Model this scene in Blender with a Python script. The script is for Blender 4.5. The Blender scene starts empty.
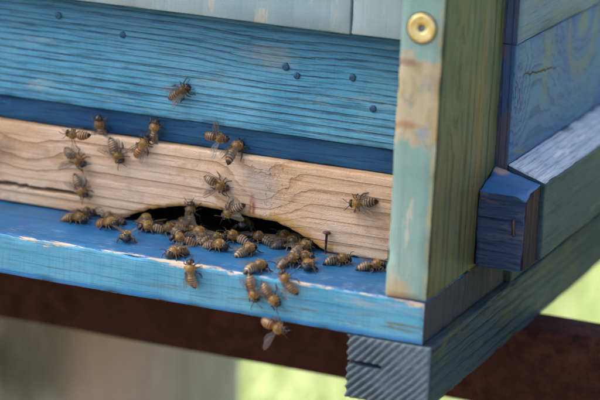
import bpy, bmesh, math, random
from mathutils import Vector, Matrix, noise as mnoise
random.seed(7)
scene = bpy.context.scene
COL = scene.collection
K = 0.001                                   # all builders work in millimetres

# ------------------------------------------------------------ camera, sky, sun, exposure
cam = bpy.data.cameras.new('camera')
camo = bpy.data.objects.new('camera', cam); COL.objects.link(camo)
right = Vector((0.92157, 0.38521, 0.04820)); down = Vector((0.14021, -0.21448, -0.96661)); fwd = Vector((-0.36201, 0.89756, -0.25167))
m = Matrix((right, -down, -fwd)).transposed().to_4x4()
m.translation = Vector((346.14, -1015.09, 323.41)) * K
camo.matrix_world = m
cam.sensor_width = 36; cam.lens = 150
cam.clip_start = 0.05; cam.clip_end = 500
cam.dof.use_dof = True; cam.dof.focus_distance = 1.185; cam.dof.aperture_fstop = 6.3; cam.dof.aperture_blades = 9
scene.camera = camo

SUN_EL, SUN_AZ = math.radians(52), math.radians(-76)      # behind the hive, to its left: the front stands in shade
world = bpy.data.worlds.new('World'); scene.world = world; world.use_nodes = True
wn = world.node_tree.nodes; wl = world.node_tree.links
bg = wn['Background']; sky = wn.new('ShaderNodeTexSky'); sky.sky_type = 'NISHITA'; sky.sun_disc = False
sky.sun_elevation = SUN_EL; sky.sun_rotation = SUN_AZ
sky.air_density = 0.5; sky.dust_density = 7.0; sky.ozone_density = 0.3
wl.new(sky.outputs[0], bg.inputs[0]); bg.inputs[1].default_value = 0.15
sun = bpy.data.lights.new('sun', 'SUN'); sun.energy = 5.0; sun.angle = math.radians(0.5); sun.color = (1.0, 0.95, 0.86)
suno = bpy.data.objects.new('sun', sun); COL.objects.link(suno)
sd = Vector((math.sin(SUN_AZ) * math.cos(SUN_EL), math.cos(SUN_AZ) * math.cos(SUN_EL), math.sin(SUN_EL)))
suno.rotation_euler = sd.to_track_quat('Z', 'Y').to_euler(); suno.location = sd * 3
scene.view_settings.view_transform = 'Standard'; scene.view_settings.look = 'None'; scene.view_settings.gamma = 1
scene.view_settings.exposure = 2.28

# ------------------------------------------------------------ material helpers
class Mat:
    def __init__(s, name):
        s.m = bpy.data.materials.new(name); s.m.use_nodes = True
        s.t = s.m.node_tree; s.n = s.t.nodes; s.b = s.n['Principled BSDF']; s.out = s.n['Material Output']
        tc = s.n.new('ShaderNodeTexCoord')
        s.co = s.vm('SCALE', tc.outputs['Object'], scale=1000.0)
    def set(s, sock, v):
        if isinstance(v, bpy.types.NodeSocket): s.t.links.new(v, sock)
        elif v is not None:
            if sock.type == 'RGBA' and len(v) == 3: v = (*v, 1)
            sock.default_value = v
    def vm(s, op, a, b=None, scale=None):
        n = s.n.new('ShaderNodeVectorMath'); n.operation = op
        s.set(n.inputs[0], a)
        if b is not None: s.set(n.inputs[1], b)
        if scale is not None: s.set(n.inputs['Scale'], scale)
        return n.outputs['Value'] if op in ('LENGTH', 'DOT_PRODUCT', 'DISTANCE') else n.outputs['Vector']
    def f(s, op, a, b=None, c=None, clamp=False):
        n = s.n.new('ShaderNodeMath'); n.operation = op; n.use_clamp = clamp
        for i, v in enumerate((a, b, c)):
            if v is not None: s.set(n.inputs[i], v)
        return n.outputs[0]
    def noise(s, vec, scale=1.0, detail=3.0, rough=0.5, dist=0.0):
        n = s.n.new('ShaderNodeTexNoise'); s.set(n.inputs['Vector'], vec); s.set(n.inputs['Scale'], scale)
        s.set(n.inputs['Detail'], detail); s.set(n.inputs['Roughness'], rough); s.set(n.inputs['Distortion'], dist)
        return n.outputs[0]
    def step(s, v, lo, hi, a=0.0, b=1.0):
        n = s.n.new('ShaderNodeMapRange'); n.interpolation_type = 'SMOOTHSTEP'
        for k, x in (('Value', v), ('From Min', lo), ('From Max', hi), ('To Min', a), ('To Max', b)): s.set(n.inputs[k], x)
        return n.outputs[0]
    def mix(s, fac, a, b):
        n = s.n.new('ShaderNodeMix'); n.data_type = 'RGBA'
        s.set(n.inputs[0], fac); s.set(n.inputs[6], a); s.set(n.inputs[7], b)
        return n.outputs[2]
    def xyz(s, v=None):
        n = s.n.new('ShaderNodeSeparateXYZ'); s.set(n.inputs[0], v if v is not None else s.co); return n.outputs
    def ell(s, c, r, soft=0.3, warp=0.0):
        v = s.vm('DIVIDE', s.vm('SUBTRACT', s.co, tuple(c)), tuple(r))
        d = s.vm('LENGTH', v)
        if warp: d = s.f('ADD', d, s.f('MULTIPLY', s.f('SUBTRACT', s.noise(s.co, 0.25, 3), 0.5), warp))
        return s.step(d, 1 - soft, 1 + soft, 1, 0)
    def bump(s, h, dist, strength=1.0):
        n = s.n.new('ShaderNodeBump'); s.set(n.inputs['Height'], h); n.inputs['Distance'].default_value = dist * K
        n.inputs['Strength'].default_value = strength; s.t.links.new(n.outputs[0], s.b.inputs['Normal'])
    def done(s, col, rough=0.6, spec=0.4):
        s.set(s.b.inputs['Base Color'], col); s.set(s.b.inputs['Roughness'], rough); s.set(s.b.inputs['Specular IOR Level'], spec)
        return s.m

def wood(name, axis, across, a, b, dark, wear=None, knot=None, grit_amt=0.22, grit_bump=0.25, wthr=0.62, freq=0.25, ring_amt=0.6, fine_amt=0.35, bump=0.35, rough=0.6,
         warp=3.0, saw=0.0, extra=None, seed=0.0, spec=0.22, wear_soft=0.06):
    """Painted or bare weathered timber. axis = grain direction, across = direction in which the rings alternate."""
    M = Mat(name)
    sc = [1.0, 1.0, 1.0]; sc[axis] = 0.03
    v = M.vm('ADD', M.vm('MULTIPLY', M.co, tuple(sc)), (seed, seed * 1.7, seed * 0.6))
    low = M.noise(v, 0.06, 2, 0.5)
    o = M.xyz()
    pos = M.f('ADD', M.f('MULTIPLY', o[across], freq), M.f('MULTIPLY', low, warp))
    if knot: pos = M.f('ADD', pos, knot(M))
    wob = M.f('MULTIPLY', M.noise(v, 0.5, 3), 0.35)
    saww = M.f('FRACT', M.f('ADD', pos, wob))
    ring = M.f('MULTIPLY', M.step(saww, 0.45, 0.92), M.step(saww, 0.93, 1.0, 1, 0))
    ring = M.f('MULTIPLY', ring, M.step(M.noise(v, 0.2, 2), 0.3, 0.6, 0.25, 1.0))
    sc2 = [1.6, 1.6, 1.6]; sc2[axis] = 0.06
    fine = M.noise(M.vm('MULTIPLY', M.co, tuple(sc2)), 1.0, 5, 0.65)
    big = M.noise(M.vm('ADD', M.co, (seed * 31, 7, 3)), 0.022, 4, 0.6)
    col = M.mix(M.step(big, 0.32, 0.68), a, b)
    g = M.f('ADD', M.f('MULTIPLY', ring, ring_amt), M.f('MULTIPLY', M.step(fine, 0.5, 0.78), fine_amt), clamp=True)
    col = M.mix(g, col, dark)
    grit = M.noise(M.co, 1.4, 4, 0.7)
    col = M.mix(M.step(grit, 0.45, 0.75, 0, grit_amt), col, tuple(min(1, x * 1.5 + 0.03) for x in a))
    col = M.mix(M.step(grit, 0.42, 0.25, 0, grit_amt), col, dark)
    if saw:
        sc3 = [0.04, 0.04, 0.04]; sc3[axis] = 1.1
        sw = M.noise(M.vm('MULTIPLY', M.co, tuple(sc3)), 1.0, 3, 0.6)
        col = M.mix(M.step(sw, 0.45, 0.7, 0, saw), col, tuple(x * 0.6 for x in dark))
    if wear is not None:
        sc4 = [1, 1, 1]; sc4[axis] = 0.22
        w = M.noise(M.vm('ADD', M.vm('MULTIPLY', M.co, tuple(sc4)), (3 + seed, 9, 4)), 0.13, 6, 0.68)
        w = M.f('ADD', w, M.f('MULTIPLY', fine, 0.10))
        col = M.mix(M.step(w, wthr, wthr + wear_soft), col, wear)
    if extra: col = extra(M, col, fine, big)
    h = M.f('ADD', M.f('MULTIPLY', g, -1.0), M.f('MULTIPLY', grit, grit_bump))
    M.bump(h, bump)
    rr = M.f('ADD', rough, M.f('MULTIPLY', M.f('SUBTRACT', fine, 0.5), 0.4))
    return M.done(col, rr, spec)

# ------------------------------------------------------------ mesh helpers
def link(name, me, mat, parent=None, smooth=True):
    o = bpy.data.objects.new(name, me); COL.objects.link(o)
    if mat is not None:
        for q in (mat if isinstance(mat, (list, tuple)) else [mat]): me.materials.append(q)
    if smooth and len(me.polygons): me.polygons.foreach_set('use_smooth', [True] * len(me.polygons))
    if parent is not None:
        o.parent = parent; o.matrix_parent_inverse = parent.matrix_basis.inverted()
    return o
def mesh(name, V, F):
    me = bpy.data.meshes.new(name); me.from_pydata([(x * K, y * K, z * K) for x, y, z in V], [], F); me.update(); return me
def tag(o, label, cat, group=None, kind=None):
    o['label'] = label; o['category'] = cat
    if group: o['group'] = group
    if kind: o['kind'] = kind
    return o
def empty(name, loc):
    o = bpy.data.objects.new(name, None); COL.objects.link(o); o.location = Vector(loc) * K; o.empty_display_size = 0.02
    o.matrix_basis = Matrix.Translation(Vector(loc) * K); return o

def axis_pts(lo, hi, r, sp):
    a, b = lo + r, hi - r
    n = max(1, int(round((b - a) / sp)))
    return [lo, lo + r * 0.3] + [a + (b - a) * i / n for i in range(n + 1)] + [hi - r * 0.3, hi]
def board(name, lo, hi, mat, parent, r=0.8, sp=(6, 6, 6), wob=0.25, disp=None, matsel=None):
    """A timber with rounded, slightly wandering edges. disp(p, n) -> extra offset along the face normal (mm)."""
    lo = Vector(lo); hi = Vector(hi)
    A = [axis_pts(lo[i], hi[i], r, sp[i]) for i in range(3)]
    V, F, idx, fm = [], [], {}, []
    def vid(p, ax, sgn):
        key = (round(p[0], 4), round(p[1], 4), round(p[2], 4))
        if key in idx: return idx[key]
        q = Vector([min(max(p[i], lo[i] + r), hi[i] - r) for i in range(3)])
        d = Vector(p) - q
        n = d.normalized() if d.length > 1e-9 else Vector((0, 0, 0))
        out = q + n * r
        w = mnoise.noise(out * 0.035 + lo * 0.13) * wob + mnoise.noise(out * 0.3 + lo) * wob * 0.25
        out = out + n * w
        if sum(abs(c) > 0.15 for c in n) > 1:
            dent = max(0.0, mnoise.noise(out * 0.11 + hi * 0.2) - 0.12) * 2.2 + max(0.0, mnoise.noise(out * 0.45 + hi) - 0.25) * 1.0
            out = out - n * min(dent, r * 1.1)
        if disp: out = out + n * disp(out, n)
        idx[key] = len(V); V.append(out); return idx[key]
    for ax in range(3):
        u, v = (ax + 1) % 3, (ax + 2) % 3
        for sgn in (0, 1):
            c = hi[ax] if sgn else lo[ax]
            for i in range(len(A[u]) - 1):
                for j in range(len(A[v]) - 1):
                    qd = []
                    for (ii, jj) in ((i, j), (i + 1, j), (i + 1, j + 1), (i, j + 1)):
                        p = [0, 0, 0]; p[ax] = c; p[u] = A[u][ii]; p[v] = A[v][jj]; qd.append(vid(p, ax, sgn))
                    F.append(qd if sgn else qd[::-1])
                    if matsel: fm.append(matsel(ax, sgn))
    me = mesh(name, V, F)
    o = link(name, me, mat, parent)
    if matsel: me.polygons.foreach_set('material_index', fm)
    return o
def lathe(prof, n=24, axis='y', c=(0, 0, 0)):
    """prof: list of (offset along axis, radius); closed at both ends by their own small radius."""
    V, F = [], []
    for (t, r) in prof:
        for k in range(n):
            a = 2 * math.pi * k / n; x, y = r * math.cos(a), r * math.sin(a)
            p = {'y': (x, t, y), 'z': (x, y, t), 'x': (t, x, y)}[axis]
            V.append((p[0] + c[0], p[1] + c[1], p[2] + c[2]))
    for i in range(len(prof) - 1):
        for k in range(n):
            F.append((i * n + k, i * n + (k + 1) % n, (i + 1) * n + (k + 1) % n, (i + 1) * n + k))
    F.append(tuple(range(n))[::-1]); F.append(tuple(range((len(prof) - 1) * n, len(prof) * n)))
    return V, F
def fixn(o):
    bm = bmesh.new(); bm.from_mesh(o.data); bmesh.ops.recalc_face_normals(bm, faces=bm.faces); bm.to_mesh(o.data); bm.free(); return o

# ------------------------------------------------------------ paints and timbers
BLUE_A, BLUE_B, BLUE_D = (0.068, 0.295, 0.44), (0.150, 0.43, 0.56), (0.026, 0.070, 0.100)
def wall_extra(M, col, fine, big):
    o = M.xyz()
    col = M.mix(M.f('MULTIPLY', M.step(M.f('ADD', o[2], M.f('MULTIPLY', M.f('SUBTRACT', big, 0.5), 50)), 70, 108), 0.7), col, (0.032, 0.125, 0.20))       # darker, greyer teal towards the top
    patch = M.ell((-104, 54, 91), (13, 30, 6), 0.5, 1.4)
    return M.mix(M.f('MULTIPLY', patch, 0.5), col, (0.20, 0.27, 0.27))
m_wall = wood('weathered_blue_paint', 0, 2, BLUE_A, BLUE_B, BLUE_D, wear=(0.22, 0.36, 0.38), wthr=0.61, wear_soft=0.14, freq=0.29, ring_amt=0.85, fine_amt=0.42, bump=0.8, warp=2.0, saw=0.09, knot=lambda M: M.f('MULTIPLY', M.ell((-104, 54, 90), (26, 60, 10), 0.95, 0.4), 0.9), extra=wall_extra)
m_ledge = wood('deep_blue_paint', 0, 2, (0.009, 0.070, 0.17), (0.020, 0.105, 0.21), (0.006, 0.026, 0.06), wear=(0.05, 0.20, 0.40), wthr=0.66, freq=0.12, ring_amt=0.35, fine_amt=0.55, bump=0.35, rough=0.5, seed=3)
def strip_extra(M, col, fine, big):
    o = M.xyz()
    # knot with bark inclusion and resin streak above the entrance
    k = M.ell((-104, 52, 28), (8, 40, 9), 0.6, 1.6)
    col = M.mix(M.f('MULTIPLY', k, 0.7), col, (0.50, 0.40, 0.30))
    vn = M.n.new('ShaderNodeTexVoronoi'); vn.feature = 'DISTANCE_TO_EDGE'; vn.inputs['Scale'].default_value = 1.0
    wv = M.n.new('ShaderNodeTexNoise'); wv.inputs['Scale'].default_value = 0.35; M.set(wv.inputs['Vector'], M.co)
    M.set(vn.inputs['Vector'], M.vm('ADD', M.vm('MULTIPLY', M.co, (0.42, 0.1, 0.25)), M.vm('SCALE', wv.outputs['Color'], scale=1.3)))
    crack = M.f('MULTIPLY', M.ell((-98, 52, 25), (9, 40, 15), 0.5, 1.4), M.step(vn.outputs['Distance'], 0.005, 0.06, 0.6, 0))
    crack = M.f('MULTIPLY', crack, M.step(M.noise(M.co, 0.3, 3), 0.42, 0.6))
    pale = M.ell((-106, 52, 30), (4.5, 40, 4), 0.6, 1.4)
    col = M.mix(M.f('MULTIPLY', pale, 0.6), col, (0.62, 0.52, 0.41))
    col = M.mix(crack, col, (0.13, 0.07, 0.045))
    red = M.ell((-109, 52, 16), (1.8, 40, 6.5), 0.5, 0.9)
    col = M.mix(M.f('MULTIPLY', red, M.step(M.noise(M.vm('MULTIPLY', M.co, (1, 1, .3)), 0.6, 3), 0.3, 0.55, 0.25, 0.9)), col, (0.30, 0.075, 0.03))
    # honey-coloured gnawed lip round the entrance, stored on the mesh
    at = M.n.new('ShaderNodeAttribute'); at.attribute_name = 'lip'
    col = M.mix(M.f('MULTIPLY', at.outputs['Fac'], -1.0, clamp=True), col, (0.05, 0.028, 0.018))
    col = M.mix(M.f('MULTIPLY', M.step(at.outputs['Fac'], 0.0, 0.6), M.step(M.noise(M.co, 0.3, 4), 0.25, 0.6, 0.5, 1.0)), col, (0.60, 0.33, 0.09))
    # greyer, dirtier towards the left end and the top edge
    col = M.mix(M.step(M.noise(M.co, 0.05, 4, 0.7), 0.50, 0.72, 0, 0.55), col, (0.44, 0.27, 0.13))
    stain = M.ell((-248, 52, 27), (10, 40, 6), 0.7, 1.2)
    return M.mix(M.f('MULTIPLY', stain, 0.5), col, (0.16, 0.10, 0.07))
m_strip = wood('bare_pine', 0, 2, (0.71, 0.47, 0.265), (0.80, 0.61, 0.42), (0.34, 0.165, 0.060), freq=0.16, ring_amt=0.60, fine_amt=0.30, bump=0.75, grit_amt=0.34, grit_bump=0.6, knot=lambda M: M.f('ADD', M.f('MULTIPLY', M.ell((-105, 52, 24), (15, 60, 13), 0.95, 0.4), 2.2), M.f('MULTIPLY', M.ell((-232, 52, 28), (16, 60, 9), 0.95, 0.4), 1.0)), warp=1.9, rough=0.7, extra=strip_extra, seed=5, spec=0.25)
def edge_wear(M, o):
    e = M.f('ADD', M.f('ABSOLUTE', M.f('ADD', o[1], -0.4)), M.f('ABSOLUTE', o[2]))
    n = M.noise(M.vm('MULTIPLY', M.co, (0.10, 0.6, 0.6)), 1.0, 6, 0.7)
    n2 = M.noise(M.vm('MULTIPLY', M.co, (0.02, 0.1, 0.1)), 1.0, 3, 0.6)
    lim = M.f('ADD', M.f('MULTIPLY', M.f('SUBTRACT', n, 0.46), 11.0), M.f('MULTIPLY', M.f('SUBTRACT', n2, 0.49), 13.0))
    lim = M.f('SUBTRACT', lim, M.step(o[0], -110, -40, 0.0, 0.9))
    e = M.f('MINIMUM', e, M.f('ADD', M.f('MULTIPLY', M.f('ABSOLUTE', M.f('ADD', o[0], 0.6)), 1.6), 0.4))
    return M.step(M.f('SUBTRACT', lim, e), -0.4, 0.4)
def top_extra(M, col, fine, big):
    o = M.xyz()
    scr = M.noise(M.vm('MULTIPLY', M.co, (0.16, 1.5, 1.0)), 1.0, 4, 0.6)
    scr = M.f('MULTIPLY', M.step(scr, 0.585, 0.62), M.f('MULTIPLY', M.step(o[1], 8, 30, 0.9, 0.0), M.step(M.noise(M.co, 0.03, 2), 0.45, 0.6)))
    col = M.mix(scr, col, (0.30, 0.36, 0.38))
    spk = M.f('MULTIPLY', M.step(M.noise(M.co, 0.55, 2, 0.5), 0.70, 0.73), M.step(M.noise(M.co, 0.04, 2), 0.45, 0.6))
    col = M.mix(M.f('MULTIPLY', spk, 0.7), col, (0.34, 0.30, 0.20))
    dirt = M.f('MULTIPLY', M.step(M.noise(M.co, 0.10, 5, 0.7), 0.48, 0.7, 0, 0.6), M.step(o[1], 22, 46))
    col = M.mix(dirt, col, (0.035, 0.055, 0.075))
    col = M.mix(M.step(M.f('ADD', o[1], M.f('MULTIPLY', big, 8)), 56, 62), col, (0.022, 0.016, 0.012))     # bare, nearly black floor inside
    return M.mix(edge_wear(M, o), col, (0.54, 0.43, 0.30))
m_ltop = wood('board_top_paint', 0, 1, (0.009, 0.102, 0.255), (0.021, 0.150, 0.315), (0.007, 0.050, 0.13), wear=(0.08, 0.27, 0.46), wthr=0.68, freq=0.10, ring_amt=0.3, fine_amt=0.45, bump=0.2, rough=0.42, extra=top_extra, seed=8, spec=0.3)
def front_extra(M, col, fine, big):
    o = M.xyz()
    low = M.noise(M.vm('MULTIPLY', M.co, (0.05, 0.5, 0.7)), 1.0, 5, 0.65)
    m1 = M.f('MULTIPLY', M.step(low, 0.50, 0.60), M.f('MULTIPLY', M.step(o[2], -16.5, -13.5), M.step(o[2], -12, -8, 1, 0)))
    m1 = M.f('MULTIPLY', m1, M.step(o[0], -170, -40, 0.25, 1))
    col = M.mix(m1, col, (0.13, 0.17, 0.14))
    pale = M.f('MULTIPLY', M.step(low, 0.46, 0.62), M.f('MULTIPLY', M.step(o[2], -8, -5), M.step(o[2], -4, -1.5, 1, 0)))
    pale = M.f('MULTIPLY', pale, M.step(o[0], -110, -50, 0.15, 1))
    col = M.mix(M.f('MULTIPLY', pale, 0.6), col, (0.34, 0.40, 0.38))
    col = M.mix(M.step(M.f('ADD', o[2], M.f('MULTIPLY', big, 2)), -17.5, -15.5, 0.75, 0), col, (0.03, 0.20, 0.50))
    return M.mix(edge_wear(M, o), col, (0.54, 0.43, 0.30))
m_lfront = wood('board_front_paint', 0, 2, (0.075, 0.31, 0.46), (0.125, 0.385, 0.52), (0.03, 0.13, 0.20), wear=(0.22, 0.46, 0.56), wthr=0.68, freq=0.12, ring_amt=0.28, fine_amt=0.4, bump=0.4, saw=0.16, extra=front_extra, seed=11)
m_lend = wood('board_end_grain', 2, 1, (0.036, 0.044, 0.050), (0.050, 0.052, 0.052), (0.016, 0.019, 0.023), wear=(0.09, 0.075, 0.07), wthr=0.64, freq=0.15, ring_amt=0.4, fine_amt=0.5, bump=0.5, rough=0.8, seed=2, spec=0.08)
def post_front(M, col, fine, big):
    o = M.xyz()
    chip = M.noise(M.vm('MULTIPLY', M.co, (0.16, 0.1, 0.085)), 1.0, 7, 0.62)
    zone = M.f('MULTIPLY', M.step(o[2], 62, 80), M.step(o[2], 104, 118, 1, 0))
    zone = M.f('ADD', zone, M.f('MULTIPLY', M.step(M.f('ABSOLUTE', M.f('ADD', o[0], 10)), 5, 10), 0.10))
    lim = M.f('ADD', M.f('MULTIPLY', zone, 0.36), M.f('SUBTRACT', chip, 0.70))
    under = M.step(lim, -0.02, 0.035)
    bare = M.step(lim, 0.045, 0.10)
    col = M.mix(M.f('MULTIPLY', under, 0.85), col, (0.36, 0.38, 0.29))
    mott = M.step(M.noise(M.vm('MULTIPLY', M.co, (0.22, 0.2, 0.09)), 1.0, 5, 0.6), 0.42, 0.68)
    col = M.mix(M.f('MULTIPLY', bare, 0.9), col, M.mix(mott, (0.45, 0.40, 0.25), (0.33, 0.29, 0.15)))
    rim = M.f('MULTIPLY', M.step(lim, 0.02, 0.045), M.step(lim, 0.045, 0.075, 1, 0))
    col = M.mix(M.f('MULTIPLY', rim, M.step(M.noise(M.co, 0.08, 3), 0.45, 0.62, 0, 0.7)), col, (0.24, 0.17, 0.085))
    ring = M.f('MULTIPLY', M.ell((-15, 0, 80), (8, 60, 1.6), 0.6, 1.8), 0.6)
    col = M.mix(ring, col, (0.30, 0.16, 0.07))
    gb = M.ell((-7, 0, 77), (3.2, 60, 2.4), 0.5, 1.0)
    col = M.mix(M.f('MULTIPLY', gb, 0.7), col, (0.20, 0.29, 0.34))
    red = M.ell((-16, 0, 108), (6, 60, 1.6), 0.5, 1.0)
    col = M.mix(M.f('MULTIPLY', red, 0.6), col, (0.20, 0.11, 0.08))
    bot = M.ell((-14, 0, 1), (6, 60, 8), 0.5, 1.2)
    col = M.mix(M.f('MULTIPLY', bot, 0.8), col, (0.46, 0.36, 0.19))
    edge = M.f('MULTIPLY', M.step(o[0], -3.2, -1.2), M.step(M.noise(M.co, 0.09, 4), 0.4, 0.62, 0.15, 0.75))
    return M.mix(edge, col, (0.50, 0.42, 0.15))
m_pfront = wood('post_front_paint', 2, 0, (0.185, 0.335, 0.285), (0.26, 0.40, 0.345), (0.12, 0.23, 0.205), wear=(0.42, 0.46, 0.36), wthr=0.64, freq=0.10, ring_amt=0.2, fine_amt=0.35, bump=0.2, extra=post_front, seed=14)
def post_side(M, col, fine, big):
    o = M.xyz()
    st = M.f('MULTIPLY', M.step(o[1], 55, 62), M.step(o[1], 70, 64, 0, 1))
    st = M.f('MULTIPLY', M.ell((0, 60, 78), (40, 5, 42), 0.9, 1.6), 0.5)
    return M.mix(st, col, (0.15, 0.105, 0.032))
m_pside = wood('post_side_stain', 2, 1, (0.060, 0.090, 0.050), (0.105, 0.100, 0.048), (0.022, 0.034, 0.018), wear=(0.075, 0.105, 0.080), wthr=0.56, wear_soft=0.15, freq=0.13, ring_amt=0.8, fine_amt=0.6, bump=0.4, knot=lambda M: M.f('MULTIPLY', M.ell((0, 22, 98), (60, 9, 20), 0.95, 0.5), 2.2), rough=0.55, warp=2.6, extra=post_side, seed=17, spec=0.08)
m_upper = wood('pale_teal_paint', 2, 0, (0.25, 0.385, 0.39), (0.33, 0.45, 0.44), (0.15, 0.26, 0.29), wear=(0.42, 0.47, 0.40), wthr=0.63, freq=0.05, ring_amt=0.25, fine_amt=0.25, bump=0.15, seed=21)
def side_extra(M, col, fine, big):
    yel = (0.135, 0.170, 0.070)
    d = M.vm('LENGTH', M.vm('DIVIDE', M.vm('SUBTRACT', M.co, (6, 201, 98)), (60, 26, 24)))
    d = M.f('ADD', d, M.f('MULTIPLY', M.noise(M.co, 0.06, 3), 0.35))
    rim = M.f('MULTIPLY', M.step(d, 0.88, 1.10), M.step(d, 1.12, 1.40, 1, 0))
    core = M.f('MULTIPLY', M.step(d, 0.35, 0.55, 1, 0), 0.8)
    col = M.mix(M.f('MULTIPLY', M.f('MAXIMUM', M.f('MULTIPLY', rim, 0.55), M.f('MULTIPLY', core, 0.75)), M.step(fine, 0.3, 0.62, 0.45, 1.0)), col, yel)
    st = M.ell((6, 142, 92), (40, 8, 22), 0.7, 1.2)
    col = M.mix(M.f('MULTIPLY', st, M.step(fine, 0.35, 0.65, 0.2, 0.6)), col, yel)
    o = M.xyz()
    # a drying crack and the dark squiggle of an old knot
    cz = M.f('ADD', M.f('MULTIPLY', M.f('SUBTRACT', o[1], 92), -0.10), 88.5)
    dz = M.f('ABSOLUTE', M.f('SUBTRACT', M.f('ADD', o[2], M.f('MULTIPLY', M.f('SUBTRACT', M.noise(M.co, 0.12, 3), 0.5), 4)), cz))
    ck = M.f('MULTIPLY', M.step(dz, 0.25, 0.8, 1, 0), M.f('MULTIPLY', M.step(o[1], 100, 106), M.step(o[1], 150, 168, 1, 0)))
    kn = M.f('MULTIPLY', M.ell((6, 97, 80), (40, 7, 13), 0.4, 0.6), M.step(M.noise(M.vm('MULTIPLY', M.co, (1, 1, .35)), 0.5, 3, 0.7), 0.55, 0.60))
    return M.mix(M.f('MAXIMUM', ck, kn), col, (0.012, 0.014, 0.022))
m_side = wood('side_blue_paint', 1, 2, (0.032, 0.092, 0.225), (0.052, 0.135, 0.225), (0.020, 0.054, 0.12), wear=(0.085, 0.13, 0.14), wthr=0.64, freq=0.09, ring_amt=0.7, fine_amt=0.3, bump=0.25, knot=lambda M: M.f('ADD', M.f('MULTIPLY', M.ell((6, 201, 98), (60, 40, 36), 0.98, 0.5), 6.0), M.f('MULTIPLY', M.ell((6, 98, 80), (60, 12, 20), 0.95, 0.6), 3.0)), extra=side_extra, seed=24, spec=0.08)
m_sideu = wood('side_grey_green_paint', 1, 2, (0.072, 0.145, 0.21), (0.10, 0.175, 0.215), (0.034, 0.072, 0.115), wear=(0.10, 0.150, 0.165), wthr=0.6, freq=0.22, ring_amt=0.3, fine_amt=0.4, bump=0.25, seed=26, spec=0.08)
m_sedge = wood('side_edge_paint', 2, 0, (0.030, 0.09, 0.20), (0.060, 0.085, 0.13), (0.015, 0.025, 0.05), wear=(0.085, 0.085, 0.10), wthr=0.56, freq=0.3, bump=0.3, seed=29, spec=0.08)
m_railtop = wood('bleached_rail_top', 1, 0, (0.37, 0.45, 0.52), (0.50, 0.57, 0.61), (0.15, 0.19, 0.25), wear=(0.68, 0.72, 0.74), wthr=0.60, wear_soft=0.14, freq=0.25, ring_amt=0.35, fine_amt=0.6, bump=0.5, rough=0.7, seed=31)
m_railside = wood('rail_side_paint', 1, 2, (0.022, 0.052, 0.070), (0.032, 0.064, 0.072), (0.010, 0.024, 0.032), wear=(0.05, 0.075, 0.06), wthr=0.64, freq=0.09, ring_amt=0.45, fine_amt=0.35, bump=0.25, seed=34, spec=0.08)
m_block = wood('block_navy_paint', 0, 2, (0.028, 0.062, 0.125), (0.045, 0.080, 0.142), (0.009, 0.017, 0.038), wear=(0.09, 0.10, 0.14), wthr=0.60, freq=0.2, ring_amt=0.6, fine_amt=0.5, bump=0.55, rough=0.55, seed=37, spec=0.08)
def chip(M, col, fine, big):
    c = M.ell((4, 84, 44), (3.5, 3, 4), 0.5, 1.2)
    return M.mix(c, col, (0.33, 0.25, 0.20))
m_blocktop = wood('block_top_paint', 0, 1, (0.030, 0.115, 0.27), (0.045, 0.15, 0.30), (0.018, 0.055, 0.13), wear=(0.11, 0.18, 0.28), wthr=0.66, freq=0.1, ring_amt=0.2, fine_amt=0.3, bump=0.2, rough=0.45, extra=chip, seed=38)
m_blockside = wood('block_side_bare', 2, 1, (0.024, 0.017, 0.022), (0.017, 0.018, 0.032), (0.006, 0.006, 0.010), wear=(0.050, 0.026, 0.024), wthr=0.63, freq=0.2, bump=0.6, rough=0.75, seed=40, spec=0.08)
m_beamside = wood('beam_side_paint', 1, 2, (0.030, 0.056, 0.068), (0.040, 0.062, 0.056), (0.010, 0.018, 0.026), wear=(0.055, 0.068, 0.045), wthr=0.60, freq=0.17, ring_amt=0.75, fine_amt=0.4, bump=0.8, warp=1.2, rough=0.55, seed=43, spec=0.08)
Mb = Mat('beam_end_grain')
at = Mb.n.new('ShaderNodeAttribute'); at.attribute_name = 'groove'
gn = Mb.noise(Mb.co, 0.5, 5, 0.7)
cb = Mb.mix(Mb.step(gn, 0.3, 0.7), (0.085, 0.14, 0.165), (0.14, 0.195, 0.215))
cb = Mb.mix(Mb.step(at.outputs['Fac'], 0.25, 0.95), cb, (0.045, 0.065, 0.078))
Mb.bump(Mb.noise(Mb.co, 1.2, 4, 0.7), 0.5); m_beamend = Mb.done(cb, 0.7, 0.3)
Md = Mat('plug_paint'); Md.bump(Md.noise(Md.co, 0.8, 3), 0.3); m_plug = Md.done(Md.mix(Md.noise(Md.co, 0.4, 3), (0.005, 0.045, 0.10), (0.018, 0.095, 0.17)), 0.45)
Mr = Mat('rusty_iron')
rn = Mr.noise(Mr.co, 0.12, 7, 0.72); rn2 = Mr.noise(Mr.co, 0.02, 3, 0.5)
rc = Mr.mix(Mr.step(rn, 0.35, 0.7), (0.022, 0.0095, 0.008), (0.074, 0.028, 0.019)); rc = Mr.mix(Mr.step(rn2, 0.4, 0.7, 0, 0.6), rc, (0.042, 0.016, 0.013))
rc = Mr.mix(Mr.step(Mr.noise(Mr.co, 0.5, 3), 0.66, 0.72), rc, (0.075, 0.032, 0.018))
Mr.bump(rn, 0.8); m_rust = Mr.done(rc, 0.8, 0.12)
Mn = Mat('rusty_nail'); m_nail = Mn.done(Mn.mix(Mn.step(Mn.noise(Mn.co, 0.7, 4), 0.4, 0.6), (0.035, 0.022, 0.030), (0.11, 0.055, 0.04)), 0.5, 0.5); m_nail.node_tree.nodes['Principled BSDF'].inputs['Metallic'].default_value = 0.4
Ms = Mat('staple_steel'); m_staple = Ms.done(Ms.mix(Ms.noise(Ms.co, 1.0, 3), (0.030, 0.022, 0.022), (0.15, 0.115, 0.095)), 0.4); m_staple.node_tree.nodes['Principled BSDF'].inputs['Metallic'].default_value = 0.6
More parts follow.
